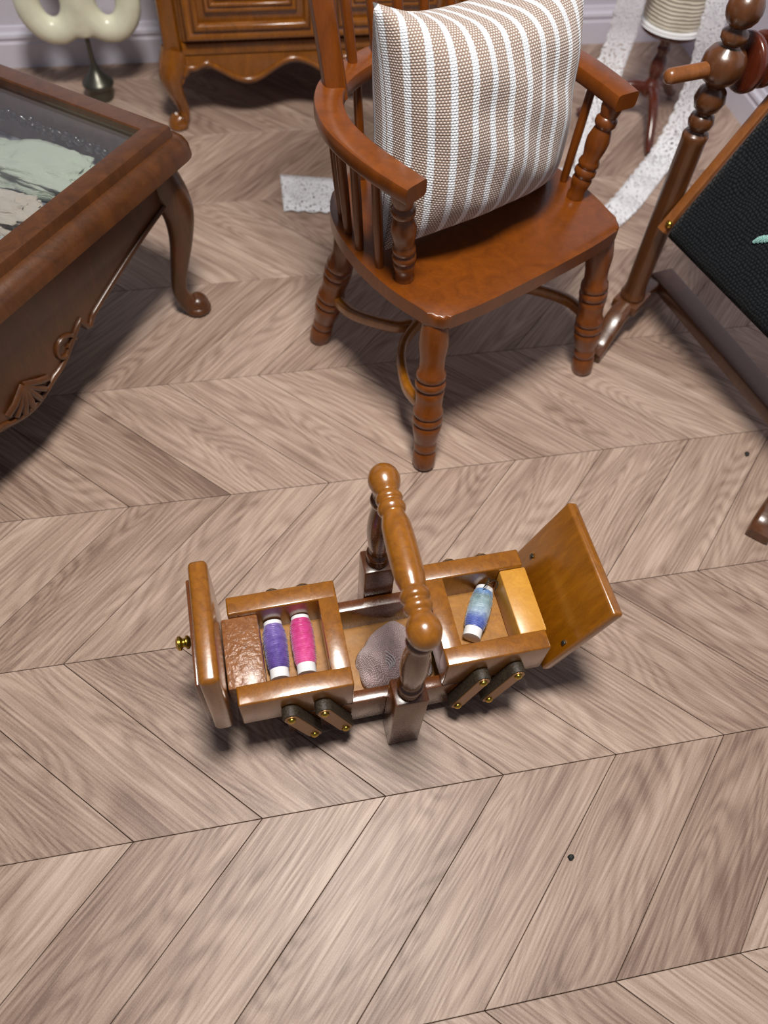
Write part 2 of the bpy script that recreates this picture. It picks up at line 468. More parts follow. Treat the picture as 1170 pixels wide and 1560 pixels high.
# ------------------------------------------------------------------ walls and skirting
bm = B(); box(bm, XL, XR+.06, YB, YB+.06, -.05, 1.5)
tag(obj('wall_back', bm, 'wall', smooth=0), 'pale lavender wall behind the cabinet', 'wall', kind='structure')
bm = B(); box(bm, XR, XR+.06, .2, YB, -.05, 1.5)
tag(obj('wall_right', bm, 'wall', smooth=0), 'pale lavender wall on the right side', 'wall', kind='structure')
SK = [(0, 0), (.020, 0), (.020, .078), (.016, .084), (.016, .092), (.022, .098), (.020, .108), (.010, .114), (.007, .128), (0, .130)]
def skirting(name, length, loc, rz, label):
    bm = B()
    a = [bm.verts.new((0, -s, z)) for s, z in SK]; b = [bm.verts.new((length, -s, z)) for s, z in SK]
    n = len(SK)
    for k in range(n): bm.faces.new((a[k], a[(k+1) % n], b[(k+1) % n], b[k]))
    bm.faces.new(a[::-1]); bm.faces.new(b)
    o = tag(obj(name, bm, 'trim', smooth=25), label, 'baseboard', kind='structure')
    o.location = loc; o.rotation_euler = (0, 0, rz)
skirting('baseboard_back', XR-XL-.022, (XL, YB, 0), 0, 'white moulded skirting along the back wall')
skirting('baseboard_right', YB-.2, (XR, YB, 0), -PI/2, 'white moulded skirting along the right wall')
for i, (z0, h) in enumerate(((.24, .018), (.275, .012))):
    bm = B(); box(bm, XL, XR-.02, YB-.012, YB, z0, z0+h, .004)
    tag(obj('trim_%d' % (i+1), bm, 'trim'), ('lower' if i == 0 else 'upper')+' thin moulding strip on the back wall', 'trim', kind='structure')

# ------------------------------------------------------------------ armchair
CH = empty('armchair', (.694, .888, 0), math.atan2(.45, .893),
           'orange-brown lacquered wooden armchair with turned legs and a striped cushion on it', 'chair')
SEAT = .432
half = [(0, -.012), (.14, -.010), (.225, -.003), (.252, .004), (.268, .022), (.276, .06), (.288, .12), (.292, .19), (.288, .26), (.272, .34), (.240, .41), (.185, .465), (.10, .495), (0, .503)]
oh = [tuple(p[:2]) for p in spline([(x, y, 0) for x, y in half], 3)]
outl = oh + [(-x, y) for x, y in oh[-2:0:-1]]
bm = B(); prism(bm, outl, .398, SEAT, .008, seg=3)
obj('seat', bm, 'chair', CH, smooth=50)
LEGP = [(.022, 0), (.026, .004), (.0275, .02), (.027, .045), (.023, .052), (.0265, .058), (.0265, .070), (.0235, .076), (.027, .085), (.0325, .115), (.034, .128), (.030, .134), (.0345, .140), (.0345, .150), (.030, .156), (.034, .162), (.0335, .172), (.0295, .178), (.0305, .21), (.033, .225), (.0285, .231), (.034, .238), (.034, .248), (.0285, .254), (.033, .261), (.032, .272), (.027, .280), (.0275, .31), (.032, .345), (.030, .375), (.026, .402)]
LT = [((-.277, -.028), (-.243, .035)), ((.264, -.028), (.243, .035)), ((-.245, .458), (-.195, .385)), ((.245, .458), (.195, .385))]
def lean_leg(f, t):
    p0 = Vector((f[0], f[1], 0)); p1 = Vector((t[0], t[1], .402)); d = p1-p0
    bm = B(); k = d.length/.402
    lathe(bm, [(r, h*k) for r, h in LEGP], p0, d)
    for v in bm.verts: v.co.z = max(v.co.z, 0)
    return bm
for f, t in LT: obj('leg', lean_leg(f, t), 'chair', CH, smooth=50)
def legpt(i, z):
    f, t = LT[i]; k = z/.402; return Vector((f[0]+(t[0]-f[0])*k, f[1]+(t[1]-f[1])*k, z))
a, b = legpt(0, .165), legpt(1, .165)
hoop = spline([a, (-.255, .09, .165), (-.17, .20, .165), (0, .245, .165), (.17, .20, .165), (.255, .09, .165), b], 8)
bm = B(); sweep(bm, hoop, rrect(.022, .030, .35)); obj('curved_stretcher', bm, 'box', CH, label='curved mustard stretcher between the front legs')
for i, s in ((2, -1), (3, 1)):
    c = legpt(i, .165)
    bm = B(); sweep(bm, spline([c, (s*.22, .345, .165), (s*.165, .255, .165), (s*.125, .233, .165)], 8), rrect(.022, .030, .35))
    obj('short_stretcher', bm, 'box', CH)
# arm hoop
AZ = .662
arm = [(-.272, .098), (-.282, .17), (-.287, .25), (-.279, .33), (-.245, .405), (-.19, .455), (-.10, .487), (0, .497)]
armp = spline([(x, y, AZ) for x, y in arm] + [(-x, y, AZ) for x, y in arm[-2::-1]], 6)
sc = []
for i, p in enumerate(armp):
    e = min(1, min(i, len(armp)-1-i)/6.); sc.append((.92 + .08*e if e < 1 else 1, 1))
bm = B(); sweep(bm, armp, rrect(.058, .034, .22, 2), scale=sc); obj('arm_rail', bm, 'chair', CH, smooth=40)
POSTP = [(.019, 0), (.020, .012), (.017, .018), (.021, .035), (.023, .048), (.020, .054), (.0245, .062), (.0245, .070), (.020, .076), (.024, .084), (.023, .090), (.019, .098), (.024, .120), (.0255, .138), (.021, .156), (.018, .164), (.0235, .172), (.0235, .182), (.018, .188), (.0225, .205), (.022, .222)]
for s in (-1, 1):
    p0 = Vector((s*.246, .138, SEAT-.004)); p1 = Vector((s*.276, .130, AZ-.012)); d = p1-p0
    bm = B(); lathe(bm, [(r, h*d.length/.222) for r, h in POSTP], p0, d, 20); obj('arm_post', bm, 'chair', CH, smooth=50)
# spindles between seat and arm
def spindle(p0, p1, r0, r1, name='spindle'):
    p0 = Vector(p0); p1 = Vector(p1); d = p1-p0; L = d.length
    bm = B(); lathe(bm, [(r0*.9, 0), (r0, L*.06), ((r0+r1)*.54, L*.5), (r1, L*.94), (r1, L)], p0, d, 12)
    return obj(name, bm, 'chair', CH, smooth=50)
for s in (-1, 1):
    for (bx, by), (tx, ty) in (((.266, .195), (.286, .20)), ((.268, .262), (.286, .268)), ((.256, .318), (.279, .328)), ((.238, .366), (.257, .384))):
        spindle((s*bx, by, SEAT-.003), (s*tx, ty, AZ), .0095, .0095)
for x, y in ((-.12, .455), (-.04, .472), (.04, .472), (.12, .455)):
    spindle((x, y, SEAT-.003), (x*1.05, y+.022, AZ), .0095, .0095)
# tall back: two square stiles, slender spindles and a crest rail
TOPZ = 1.12
for s in (-1, 1):
    bm = B(); sweep(bm, spline([(s*.205, .435, AZ-.012), (s*.208, .475, .80), (s*.212, .53, 1.0), (s*.214, .56, TOPZ)], 5), rrect(.046, .046, .3, 2), ups=[(s*.4, -.9, 0)]*16)
    obj('back_stile', bm, 'chair', CH)
for k in range(5):
    x = -.13 + .065*k; y = .487 + .012*(1-(x/.14)**2)
    spindle((x, y-.005, AZ+.010), (x*1.04, y+.105, TOPZ), .011, .009, 'back_spindle')
crest = spline([(-.26, .55, TOPZ+.03), (-.13, .595, TOPZ+.045), (0, .605, TOPZ+.055), (.13, .595, TOPZ+.045), (.26, .55, TOPZ+.03)], 6)
bm = B(); sweep(bm, crest, rrect(.028, .10, .3, 2)); obj('crest_rail', bm, 'chair', CH)

# ------------------------------------------------------------------ cushion on the chair
def cushion():
    bm = B(); N = 44; W2, H2, T = .256, .222, .122
    uvl = bm.loops.layers.uv.new('UVMap'); grids = []
    for side in (1, -1):
        g = {}
        for i in range(N+1):
            for j in range(N+1):
                u, v = -1+2*i/N, -1+2*j/N
                if side < 0 and (i in (0, N) or j in (0, N)): g[i, j] = grids[0][i, j]; continue
                px = u*W2*(1-.115*(1-v*v)*abs(u)**3); pz = v*H2*(1-(.24 if v > 0 else .12)*(1-u*u)*abs(v)**3)
                th = T*max(0, (1-abs(u)**2.6)*(1-abs(v)**2.8))**.52
                wr = .006*math.sin(9*u+4*v)*math.sin(7*v-2*u)*(1-u*u)*(1-v*v)
                th += .012*max(0, 1-((v+.45)**2*2+u*u))
                g[i, j] = bm.verts.new((px, -side*(th+wr), pz))
        grids.append(g)
        ul = {}; vl = {}
        for j in range(N+1):
            s = 0; ul[0, j] = 0
            for i in range(1, N+1): s += (g[i, j].co-g[i-1, j].co).length; ul[i, j] = s
            for i in range(N+1): ul[i, j] /= s
        for i in range(N+1):
            s = 0; vl[i, 0] = 0
            for j in range(1, N+1): s += (g[i, j].co-g[i, j-1].co).length; vl[i, j] = s
            for j in range(N+1): vl[i, j] /= s
        for i in range(N):
            for j in range(N):
                q = [(i, j), (i+1, j), (i+1, j+1), (i, j+1)]
                f = bm.faces.new([g[c] for c in (q if side > 0 else q[::-1])])
                for l, c in zip(f.loops, q if side > 0 else q[::-1]): l[uvl].uv = (ul[c], vl[c])
    return bm
CU = obj('cushion', cushion(), 'cushion', smooth=0)
for p in CU.data.polygons: p.use_smooth = True
tag(CU, 'plump cushion with white and taupe stripes leaning in the armchair', 'cushion')
cw = CH.matrix_basis
CU.matrix_basis = cw @ Matrix.Translation((-.007, .243, .664)) @ Euler((math.radians(-9), math.radians(3.3), math.radians(1.5)), 'XYZ').to_matrix().to_4x4()

# ------------------------------------------------------------------ sewing box
SB = empty('sewing_box', (.267, .247, 0), math.radians(1.8),
           'small golden-brown wooden cantilever sewing box with two open trays and a carrying handle', 'sewing box')
# lower compartment
bm = B(); LX, LY, w = .204, .103, .024; z0, z1 = .032, .128
box(bm, -LX, LX, -LY, -LY+w, z0, z1, .004); box(bm, -LX, LX, LY-w, LY, z0, z1, .004)
box(bm, -LX, -LX+w, -LY+w, LY-w, z0, z1, .002); box(bm, LX-w, LX, -LY+w, LY-w, z0, z1, .002)
obj('lower_compartment', bm, 'box_dark', SB)
bm = B(); box(bm, -LX+w, LX-w, -LY+w, LY-w, z0, z0+.016); obj('compartment_bottom', bm, 'box_raw', SB, smooth=0)
for x in (-.165, .165):
    for y in (-.07, .07):
        bm = B(); lathe(bm, smoothprof([(.012, 0), (.022, .006), (.026, .018), (.022, .028), (.016, .034)], 3), (x, y, 0)); obj('foot', bm, 'box_dark', SB, smooth=60)
# trays
def tray(xa, xb, outer, hinge_mat):
    """outer = -1 when the outer end is at xa, +1 when at xb"""
    bm = B(); t = .036; zb, zt = .130, .224
    box(bm, xa, xb, -LY, -LY+t, zb, zt, .0035, seg=3); box(bm, xa, xb, LY-t, LY, zb, zt, .0035, seg=3)
    if outer < 0: box(bm, xb-t+.002, xb, -LY+t-.003, LY-t+.003, zb, zt-.0002, .001)
    else: box(bm, xa, xa+t-.002, -LY+t-.003, LY-t+.003, zb, zt-.0002, .001)
    tr = obj('tray', bm, 'box', SB)
    bm = B(); box(bm, xa+.002, xb-.002, -LY+t, LY-t, zb, zb+.014); obj('tray_bottom', bm, 'box_raw', tr, smooth=0)
    bm = B()
    if outer < 0: box(bm, xa-.014, xa+.052, -LY+t, LY-t, zb+.014, zt-.012, .004)
    else: box(bm, xb-.046, xb+.006, -LY+t, LY-t, zb+.014, zt-.008, .004)
    obj('hinge_block', bm, hinge_mat, tr)
    return tr
tray(-.280, -.082, -1, 'box_rough')
tray(.084, .276, 1, 'box_pale')
# lids
lid = empty('lid', (-.279, 0, .136)); lid.parent = SB; lid.rotation_euler = (0, math.radians(.5), 0)
bm = B(); box(bm, -.050, -.017, -.106, .114, -.006, .220, .010, seg=3); obj('lid_board', bm, 'box', lid)
bm = B(); box(bm, -.058, -.050, -.094, .096, .012, .188, .003); obj('lid_panel', bm, 'box_dark', lid)
KN = [(.007, 0), (.006, .006), (.006, .010), (.012, .014), (.0125, .018), (.008, .021), (.008, .024), (.013, .028), (.013, .032), (.008, .036), (0, .037)]
bm = B(); lathe(bm, KN, (-.058, .03, .085), (-1, 0, 0), 16); obj('knob', bm, 'brass', lid, smooth=50)
lid = empty('lid', (.286, 0, .150)); lid.parent = SB; lid.rotation_euler = (0, math.radians(22), 0)
bm = B(); box(bm, .001, .024, -.108, .126, -.026, .195, .006, seg=3); obj('lid_board', bm, 'box', lid)
bm = B(); box(bm, .024, .032, -.09, .094, -.006, .172, .003); obj('lid_panel', bm, 'box_dark', lid)
bm = B(); lathe(bm, KN, (.032, .012, .085), (1, 0, 0), 16); obj('knob', bm, 'brass', lid, smooth=50)
for y in (-.092, .092):
    bm = B(); box(bm, -.003, .001, y-.004, y+.004, .054, .062, .001); obj('hinge_leaf', bm, 'iron', lid)
# linkage arms with rivets
def stadium(p, q, r, n=8):
    p = Vector(p); q = Vector(q); d = (q-p).normalized(); a0 = math.atan2(d.y, d.x); out = []
    for c, s in ((q, -PI/2), (p, PI/2)):
        for k in range(n+1):
            t = a0 + s + PI*k/n; out.append((c.x + r*math.cos(t), c.y + r*math.sin(t)))
    return out
def link(xu, xl, side):
    zu, zl = .172, .070
    MX = Matrix(((1, 0, 0, 0), (0, 0, -1, -LY-.001), (0, 1, 0, 0), (0, 0, 0, 1)))     # local (x,z) outline pushed out of the front
    if side > 0: MX = Matrix(((1, 0, 0, 0), (0, 0, 1, LY+.001), (0, 1, 0, 0), (0, 0, 0, 1)))
    bm = B(); prism(bm, stadium((xu, zu), (xl, zl), .0155), 0, .020, .0015, MX); a = obj('linkage_arm', bm, 'black_arm', SB, smooth=30)
    bm = B(); prism(bm, stadium((xu, zu), (xl, zl), .0125), .0202, .0222, 0, MX); obj('face_plate', bm, 'bronze', a, smooth=30)
    for x, z in ((xu, zu), (xl, zl)):
        bm = B(); lathe(bm, [(.0075, 0), (.0075, .002), (.006, .0045), (.003, .006), (0, .0063)], (x, side*(LY+.023), z), (0, side, 0), 12); obj('rivet', bm, 'brass', a, smooth=60)
for s in (-1, 1):
    link(-.196, -.158, s); link(-.138, -.100, s); link(.150, .116, s); link(.216, .178, s)
# handle
HX = .008
for s in (-1, 1):
    yc = s*(LY+.0265)
    bm = B(); box(bm, HX-.030, HX+.030, yc-.0255, yc+.0255, .001, .222, .004)
    o = obj('handle_post', bm, 'box_dark', SB)
    bm = B(); lathe(bm, smoothprof([(.018, .218), (.021, .226), (.017, .236), (.0225, .244), (.0225, .252), (.017, .260), (.021, .285), (.0245, .325), (.0225, .37), (.0175, .402), (.017, .412), (.022, .420), (.022, .430), (.017, .438), (.020, .455), (.021, .470)], 3), (HX, yc, 0), seg=20)
    obj('turned_column', bm, 'box_dark', o, smooth=60)
ya, yb = -(LY+.036), LY+.030
L = yb-ya
end = [(0, -.026)] + ballprof(.026, 0, 8, -80, 40)[0:] 
pf = [(0, -.027), (.012, -.024), (.021, -.016), (.026, -.004), (.0265, .006), (.023, .018), (.0185, .026), (.0175, .030), (.0215, .036), (.0220, .042), (.0185, .048), (.0225, .054), (.0230, .060), (.0205, .066), (.0185, .070)]
mid = [(.0215, .082), (.0235, L*.35), (.0245, L*.5), (.0235, L*.65), (.0215, L-.082)]
prof = pf + mid + [(r, L-h) for r, h in pf[::-1]]
bm = B(); lathe(bm, smoothprof(prof, 3), (HX-.001, ya, .480), (0, 1, 0), 24); obj('handle_rail', bm, 'box', SB, smooth=60)

# ------------------------------------------------------------------ thread spools and fabric in the box
def to_world(p): return SB.matrix_basis @ Vector(p)
def spool(p0, p1, mat, label, kind):
    a, b = Vector(p0), Vector(p1); d = b-a
    e = empty('thread_spool', a, 0, label, 'thread spool', 'thread spools in the sewing box')
    e.rotation_euler = d.to_track_quat('Z', 'X').to_euler()
    L = d.length
    bm = B(); lathe(bm, [(.0105, 0), (.0165, .0005), (.0172, .002), (.0172, L-.002), (.0165, L-.0005), (.0105, L)], seg=20); obj('core', bm, 'white_core', e, smooth=40)
    bm = B(); n = 26; pr = []
    m0, m1 = .018, L-.008
    for k in range(n+1):
        t = k/n; r = .0178 + .0042*math.sin(PI*t)**.5 + random.uniform(-.0011, .0009)
        pr.append((r, m0+(m1-m0)*t - L/2))
    lathe(bm, pr, seg=20); o = obj('thread', bm, mat, e, smooth=70); o.location = (0, 0, L/2)
    return e
ZS = .1665
def W2(x, y, z=ZS): return Vector((x, y, z))
spool(W2(.0640, .193), W2(.0618, .305), 'purple_thread', 'purple thread wound on a white spool, in the left tray', 0)
spool(W2(.1125, .195), W2(.1130, .308), 'pink_thread', 'hot pink thread wound on a white spool, in the left tray', 1)
spool(W2(.4220, .216), W2(.4730, .312), 'blue_thread', 'blue and grey-green thread on a white spool, in the right tray', 2)

sp_b = [o for o in COL.objects if o.name.startswith('thread_spool')][-1]
for k in range(3):
    bm = B(); sweep(bm, spline([(.006+.004*k, .019, .108), (.018+.003*k, .020, .118), (.034, .012-.006*k, .112), (.040, .002, .098+.006*k), (.028, -.004, .094)], 6), circ(.0008, 6)); obj('loose_thread', bm, 'iron', sp_b, smooth=60)

def scrap():
    """rumpled piece: radial grid inside a hand-drawn outline, raised along a diagonal fold"""
    out = [(.207, .239), (.218, .262), (.240, .292), (.270, .314), (.297, .325), (.316, .312), (.344, .296), (.361, .270), (.364, .232), (.356, .202), (.326, .186), (.292, .180), (.261, .180), (.232, .186), (.214, .206)]
    inv = SB.matrix_basis.inverted()
    out = [inv @ Vector((x, y, 0)) for x, y in out]; out = [p for p in spline(out + [out[0]], 5)][:-1]
    c = sum(out, Vector())/len(out); bm = B(); n = len(out); R = 22; rows = []
    for k in range(R+1):
        r = k/R; row = []
        for i, p in enumerate(out):
            q = c + (p-c)*max(r, .01)*(1+.03*math.sin(7*i*2*PI/n)*r)
            x, y = q.x, q.y
            fold = math.exp(-((x*.92+y*.38+.028)/.016)**2)
            z = .062 + .036*(1-r*r) + .022*fold*(1-.5*r) + .014*noise.noise(Vector((x*38, y*26, 1.3))) + .005*noise.noise(Vector((x*110, y*60, 4)))
            if r > .9: z -= .018*(r-.9)/.1
            row.append(bm.verts.new((x, y, z)))
        rows.append(row)
    for a, b in zip(rows, rows[1:]):
        for i in range(n): bm.faces.new((a[i], a[(i+1) % n], b[(i+1) % n], b[i]))
    bm.faces.new(rows[0][::-1])
    return bm
FS = obj('fabric_scrap', scrap(), 'mauve', smooth=60)
sm = FS.modifiers.new('thickness', 'SOLIDIFY'); sm.thickness = .004; sm.offset = -1
tag(FS, 'crumpled mauve silk scrap in the middle of the sewing box', 'fabric')
FS.matrix_basis = SB.matrix_basis.copy()
for k in range(4):
    x0 = -.005+.004*k; y0 = -.045+.003*k
    bm = B(); sweep(bm, spline([(x0, y0, .088), (x0+.007, y0+.008, .100), (x0+.004, y0+.018, .103), (x0-.006, y0+.024+.003*k, .098)], 6), circ(.0009, 6)); obj('loose_thread', bm, 'white_core', FS, smooth=60)

# ------------------------------------------------------------------ glass-topped display table
TA = math.atan2(.79, .612); TL, TW, TZ = 1.25, .74, .52
cx = .03 - (TL/2)*.612 + (TW/2)*-.79; cy = 1.349 - (TL/2)*.79 + (TW/2)*.612
TB = empty('display_table', (cx, cy, 0), TA, 'dark brown wooden display table with a glass top and carved apron', 'table')
hx, hy = TL/2, TW/2
# top frame: mitred moulding profile swept round the rectangle (distance in from the outer edge, z)
FP = [(.0, .452), (.003, .472), (.010, .485), (.022, .4945), (.030, .497), (.0345, .4975), (.036, .503), (.0375, .5125), (.040, .518), (.046, .5200), (.083, .5200), (.086, .517), (.086, .372), (.06, .372), (.06, .440), (.02, .440)]
def cornered(inset, r):
    """points round the rectangle with rounded corners; same count for every inset"""
    pts = []; n = 5
    for sx, sy, a in ((1, 1, 0), (-1, 1, 90), (-1, -1, 180), (1, -1, 270)):
        rr = max(r-inset, .0005); X = hx-inset-rr; Y = hy-inset-rr
        for k in range(n+1):
            t = math.radians(a+90*k/n); pts.append((sx*X + rr*math.cos(t), sy*Y + rr*math.sin(t)))
    return pts
bm = B(); rings = []
for d, z in FP: rings.append([bm.verts.new((x, y, z)) for x, y in cornered(d, .045)])
m = len(rings[0])
for i in range(len(rings)):
    a, b = rings[i], rings[(i+1) % len(rings)]
    for k in range(m): bm.faces.new((a[k], a[(k+1) % m], b[(k+1) % m], b[k]))
obj('top_frame', bm, 'table', TB, smooth=30)
ix, iy = hx-.087, hy-.087
bm = B(); box(bm, -ix, ix, -iy, iy, .500, .505); obj('glass_pane', bm, 'glass', TB, smooth=0)
bm = B(); box(bm, -ix-.02, ix+.02, -iy-.02, iy+.02, .358, .3715); obj('display_bottom', bm, 'satin', TB, smooth=0, label='grey satin lining under the glass')
def bead_trim(x0, x1, y0, y1):
    bm = B(); n = int(max(abs(x1-x0), abs(y1-y0))/.011)
    for k in range(n+1):
        t = k/n; p = Vector((x0+(x1-x0)*t, y0+(y1-y0)*t, .430))
        for q in range(2):
            c = p + Vector((random.uniform(-.009, .009), random.uniform(-.009, .009), random.uniform(-.001, .016)))
            bmesh.ops.create_icosphere(bm, subdivisions=1, radius=random.uniform(.007, .011), matrix=Matrix.Translation(c))
    o = obj('bead_trim', bm, 'bead', TB, smooth=60); o['kind'] = 'stuff'
bead_trim(ix-.012, ix-.012, -iy+.01, iy-.01); bead_trim(-ix+.01, ix-.03, iy-.012, iy-.012)
# apron boards with scalloped lower edge
def scallop(L, deep):
    """lower edge heights along -L/2..L/2"""
    pts = []; n = 96
    for k in range(n+1):
        t = abs(-1+2*k/n)                          # 0 centre .. 1 ends
        if t > .40: z = .345 - .105*(1-((t-.40)/.60))**1.25
        elif t > .36: z = .224 + .010*math.sin((t-.36)/.04*PI)
        elif t > .14: z = .262 - .072*math.sin((.36-t)/.22*PI/2)**1.3
        else: z = .188 - .022*math.cos(t/.14*PI/2)
        pts.append((-L/2+L*k/n, .46-(.46-z)*deep))
    return pts
def apron(L, deep, loc, rz):
    sp = scallop(L, deep)
    out = sp + [(L/2, .445), (-L/2, .445)]
    bm = B(); MX = Matrix(((1, 0, 0, 0), (0, 0, -1, 0), (0, 1, 0, 0), (0, 0, 0, 1)))
    prism(bm, out, -.022, .0, .003, MX)
    o = obj('apron', bm, 'table', TB, smooth=30); o.location = loc; o.rotation_euler = (0, 0, rz)
    # carved bead following the scallop
    bm = B(); sweep(bm, [(x, -.001, z+.013) for x, z in sp[2:-2]], circ(.0065, 8), ups=[(0, 1, 0)]*(len(sp)-4)); obj('carved_bead', bm, 'table', o, smooth=60)
    # shell ornament in the middle
    zc = sp[len(sp)//2][1]
    bm = B()
    for k in range(7):
        a = math.radians(-60+20*k); L2 = .07
        sweep(bm, [(0, -.002, zc+.085), (math.sin(a)*L2*.6, -.006, zc+.085-math.cos(a)*L2*.6), (math.sin(a)*L2, -.002, zc+.085-math.cos(a)*L2)], circ(.008, 6), ups=[(0, 1, 0)]*3)
    obj('carved_shell', bm, 'table', o, smooth=60)
    for s in (-1, 1):
        bm = B()
        sc = [(s*(.13+.035*math.cos(t)*(1-t/9)), -.001, zc+.075+.035*math.sin(t)*(1-t/9)) for t in [q*.35 for q in range(20)]]
        sweep(bm, sc, circ(.006, 6), ups=[(0, 1, 0)]*20); obj('carved_scroll', bm, 'table', o, smooth=60)
ov = .048
apron(TL-2*ov-.06, 1.0, (0, -hy+ov, 0), 0); apron(TL-2*ov-.06, 1.0, (0, hy-ov, 0), PI)
apron(TW-2*ov-.06, .7, (hx-ov, 0, 0), PI/2); apron(TW-2*ov-.06, .7, (-hx+ov, 0, 0), -PI/2)
def cabriole(sx, sy, X, Y, H, name, mat, parent, k=1.0):
    """square cabriole leg: hip block, knee outward, slim ankle, pad foot"""
    dv = Vector((sx, sy, 0)).normalized()
    P = [(-.004, H, .031), (.004, H*.90, .032), (.018, H*.78, .030), (.024, H*.68, .026), (.020, H*.52, .020), (.008, H*.34, .0155), (.0, H*.2, .0135), (.004, H*.11, .0145), (.016, H*.055, .0185), (.028, .020, .021), (.032, .010, .018)]
    pts = spline([Vector((X, Y, 0)) + dv*(a*k) + Vector((0, 0, z)) for a, z, r in P], 4)
    rr = [p[0] for p in smoothprof([(r, z) for a, z, r in P], 4)]
    bm = B(); sec = rrect(2, 2, .38, 3)
    sweep(bm, pts, sec, ups=[dv]*len(pts), scale=[(r*k, r*k) for r in rr])
    for v in bm.verts: v.co.z = max(v.co.z, 0)
    f = Vector((X, Y, 0)) + dv*(.026*k)
    lathe(bm, smoothprof([(.016*k, 0), (.024*k, .004), (.026*k, .013), (.020*k, .024), (.004, .030)], 3), f, seg=16)
    return obj(name, bm, mat, parent, smooth=50)
for sx in (-1, 1):
    for sy in (-1, 1): cabriole(sx, sy, sx*(hx-ov-.028), sy*(hy-ov-.028), .446, 'leg', 'table', TB, 1.4)

# fabric things under the glass
def tworld(p): return TB.matrix_basis @ Vector(p)
def roll(name, p, rz, L, r, mat, label, h):
    """crumpled bundle of cloth, lying on its flat side"""
    bm = B(); bmesh.ops.create_icosphere(bm, subdivisions=5, radius=1.0)
    for v in bm.verts:
        c = v.co.copy(); n = c.normalized()
        k = 1 + .30*noise.noise(c*1.9 + Vector((p[0]*9, p[1]*7, 0))) + .22*noise.noise(Vector((c.x*3.0, c.y*5, c.z*5))) + .12*abs(noise.noise(Vector((c.x*5, c.y*13, c.z*13))))
        sq = lambda t: math.copysign(abs(t)**.75, t)
        v.co = Vector((sq(n.x)*L/2*k, sq(n.y)*r*k, max(-.25, sq(n.z))*h*k))
    mn = min(v.co.z for v in bm.verts)
    for v in bm.verts: v.co.z -= mn
    o = obj(name, bm, mat, smooth=80); o.location = p; o.rotation_euler = (0, 0, rz)
    return tag(o, label, 'fabric')
BZ = .373
roll('fabric_bundle', (-.335, 1.405, BZ), math.radians(-30), .30, .070, 'green_fabric', 'pale green fabric bundle under the glass of the display table', .040)
roll('fabric_bundle', (-.430, 1.275, BZ), math.radians(-24), .24, .055, 'pink_fabric', 'pale pink fabric bundle beside the green one under the glass', .036)
roll('fabric_bundle', (-.455, 1.150, BZ), math.radians(-30), .20, .044, 'white_fabric', 'white fabric bundle nearest the front edge under the glass', .032)

# ------------------------------------------------------------------ cabinet against the back wall
CB = empty('cabinet', (.43, 2.41, 0), 0, 'glossy orange-brown wooden cabinet with panelled doors standing against the back wall', 'cabinet')
cw2, cd = .485, .195; CZ = .215; CTOP = .80
bm = B(); box(bm, -cw2+.012, cw2-.012, -cd+.012, cd, CZ, CTOP, .004); obj('body', bm, 'cabinet', CB)
bm = B(); box(bm, -cw2-.02, cw2+.02, -cd-.02, cd, CTOP, CTOP+.035, .012, seg=3); obj('top', bm, 'cabinet', CB)
for s in (-1, 1):
    bm = B(); box(bm, s*(cw2-.022)-.026, s*(cw2-.022)+.026, -cd-.006, -cd+.046, CZ+.01, CTOP, .012, seg=3); obj('corner_post', bm, 'cabinet', CB)
bm = B(); box(bm, -cw2+.05, cw2-.05, -cd-.004, -cd+.012, CZ+.005, CZ+.045, .005); obj('bottom_rail', bm, 'cabinet', CB)
def rectframe(bm, x0, x1, z0, z1, y, w, h):
    """raised moulding round a rectangle on a front face at y"""
    sec = [(-w*.5, 0), (-w*.47, h*.5), (-w*.37, h*.9), (-w*.26, h), (-w*.14, h*.8), (-w*.05, h*.4), (w*.05, h*.4), (w*.14, h*.8), (w*.26, h), (w*.37, h*.9), (w*.47, h*.5), (w*.5, 0)]
    c = [(x0, z0), (x1, z0), (x1, z1), (x0, z1)]; rings = []
    cx, cz = (x0+x1)/2, (z0+z1)/2
    for x, z in c:
        rings.append([bm.verts.new((x + (s if x < cx else -s), y-q, z + (s if z < cz else -s))) for s, q in sec])
    for i in range(4):
        a, b = rings[i], rings[(i+1) % 4]
        for k in range(len(sec)-1): bm.faces.new((a[k], a[k+1], b[k+1], b[k]))
    return bm
for s in (-1, 1):
    x0, x1 = (-cw2+.058, -.006) if s < 0 else (.006, cw2-.058)
    bm = B(); box(bm, x0, x1, -cd-.008, -cd+.012, CZ+.052, CTOP-.03, .004)
    d = obj('door', bm, 'cabinet', CB)
    bm = B(); rectframe(bm, x0+.030, x1-.030, CZ+.082, CTOP-.06, -cd-.008, .048, .020); obj('outer_moulding', bm, 'cabinet', d, smooth=70)
    bm = B(); rectframe(bm, x0+.085, x1-.085, CZ+.148, CTOP-.125, -cd-.008, .026, .012); obj('inner_moulding', bm, 'cabinet', d, smooth=70)
    bm = B(); box(bm, x0+.105, x1-.105, -cd-.014, -cd-.006, CZ+.168, CTOP-.145, .005); obj('panel', bm, 'cabinet', d)
    bm = B(); lathe(bm, KN, (x1-.015 if s < 0 else x0+.015, -cd-.008, .52), (0, -1, 0), 12); obj('knob', bm, 'brass', d, smooth=50)
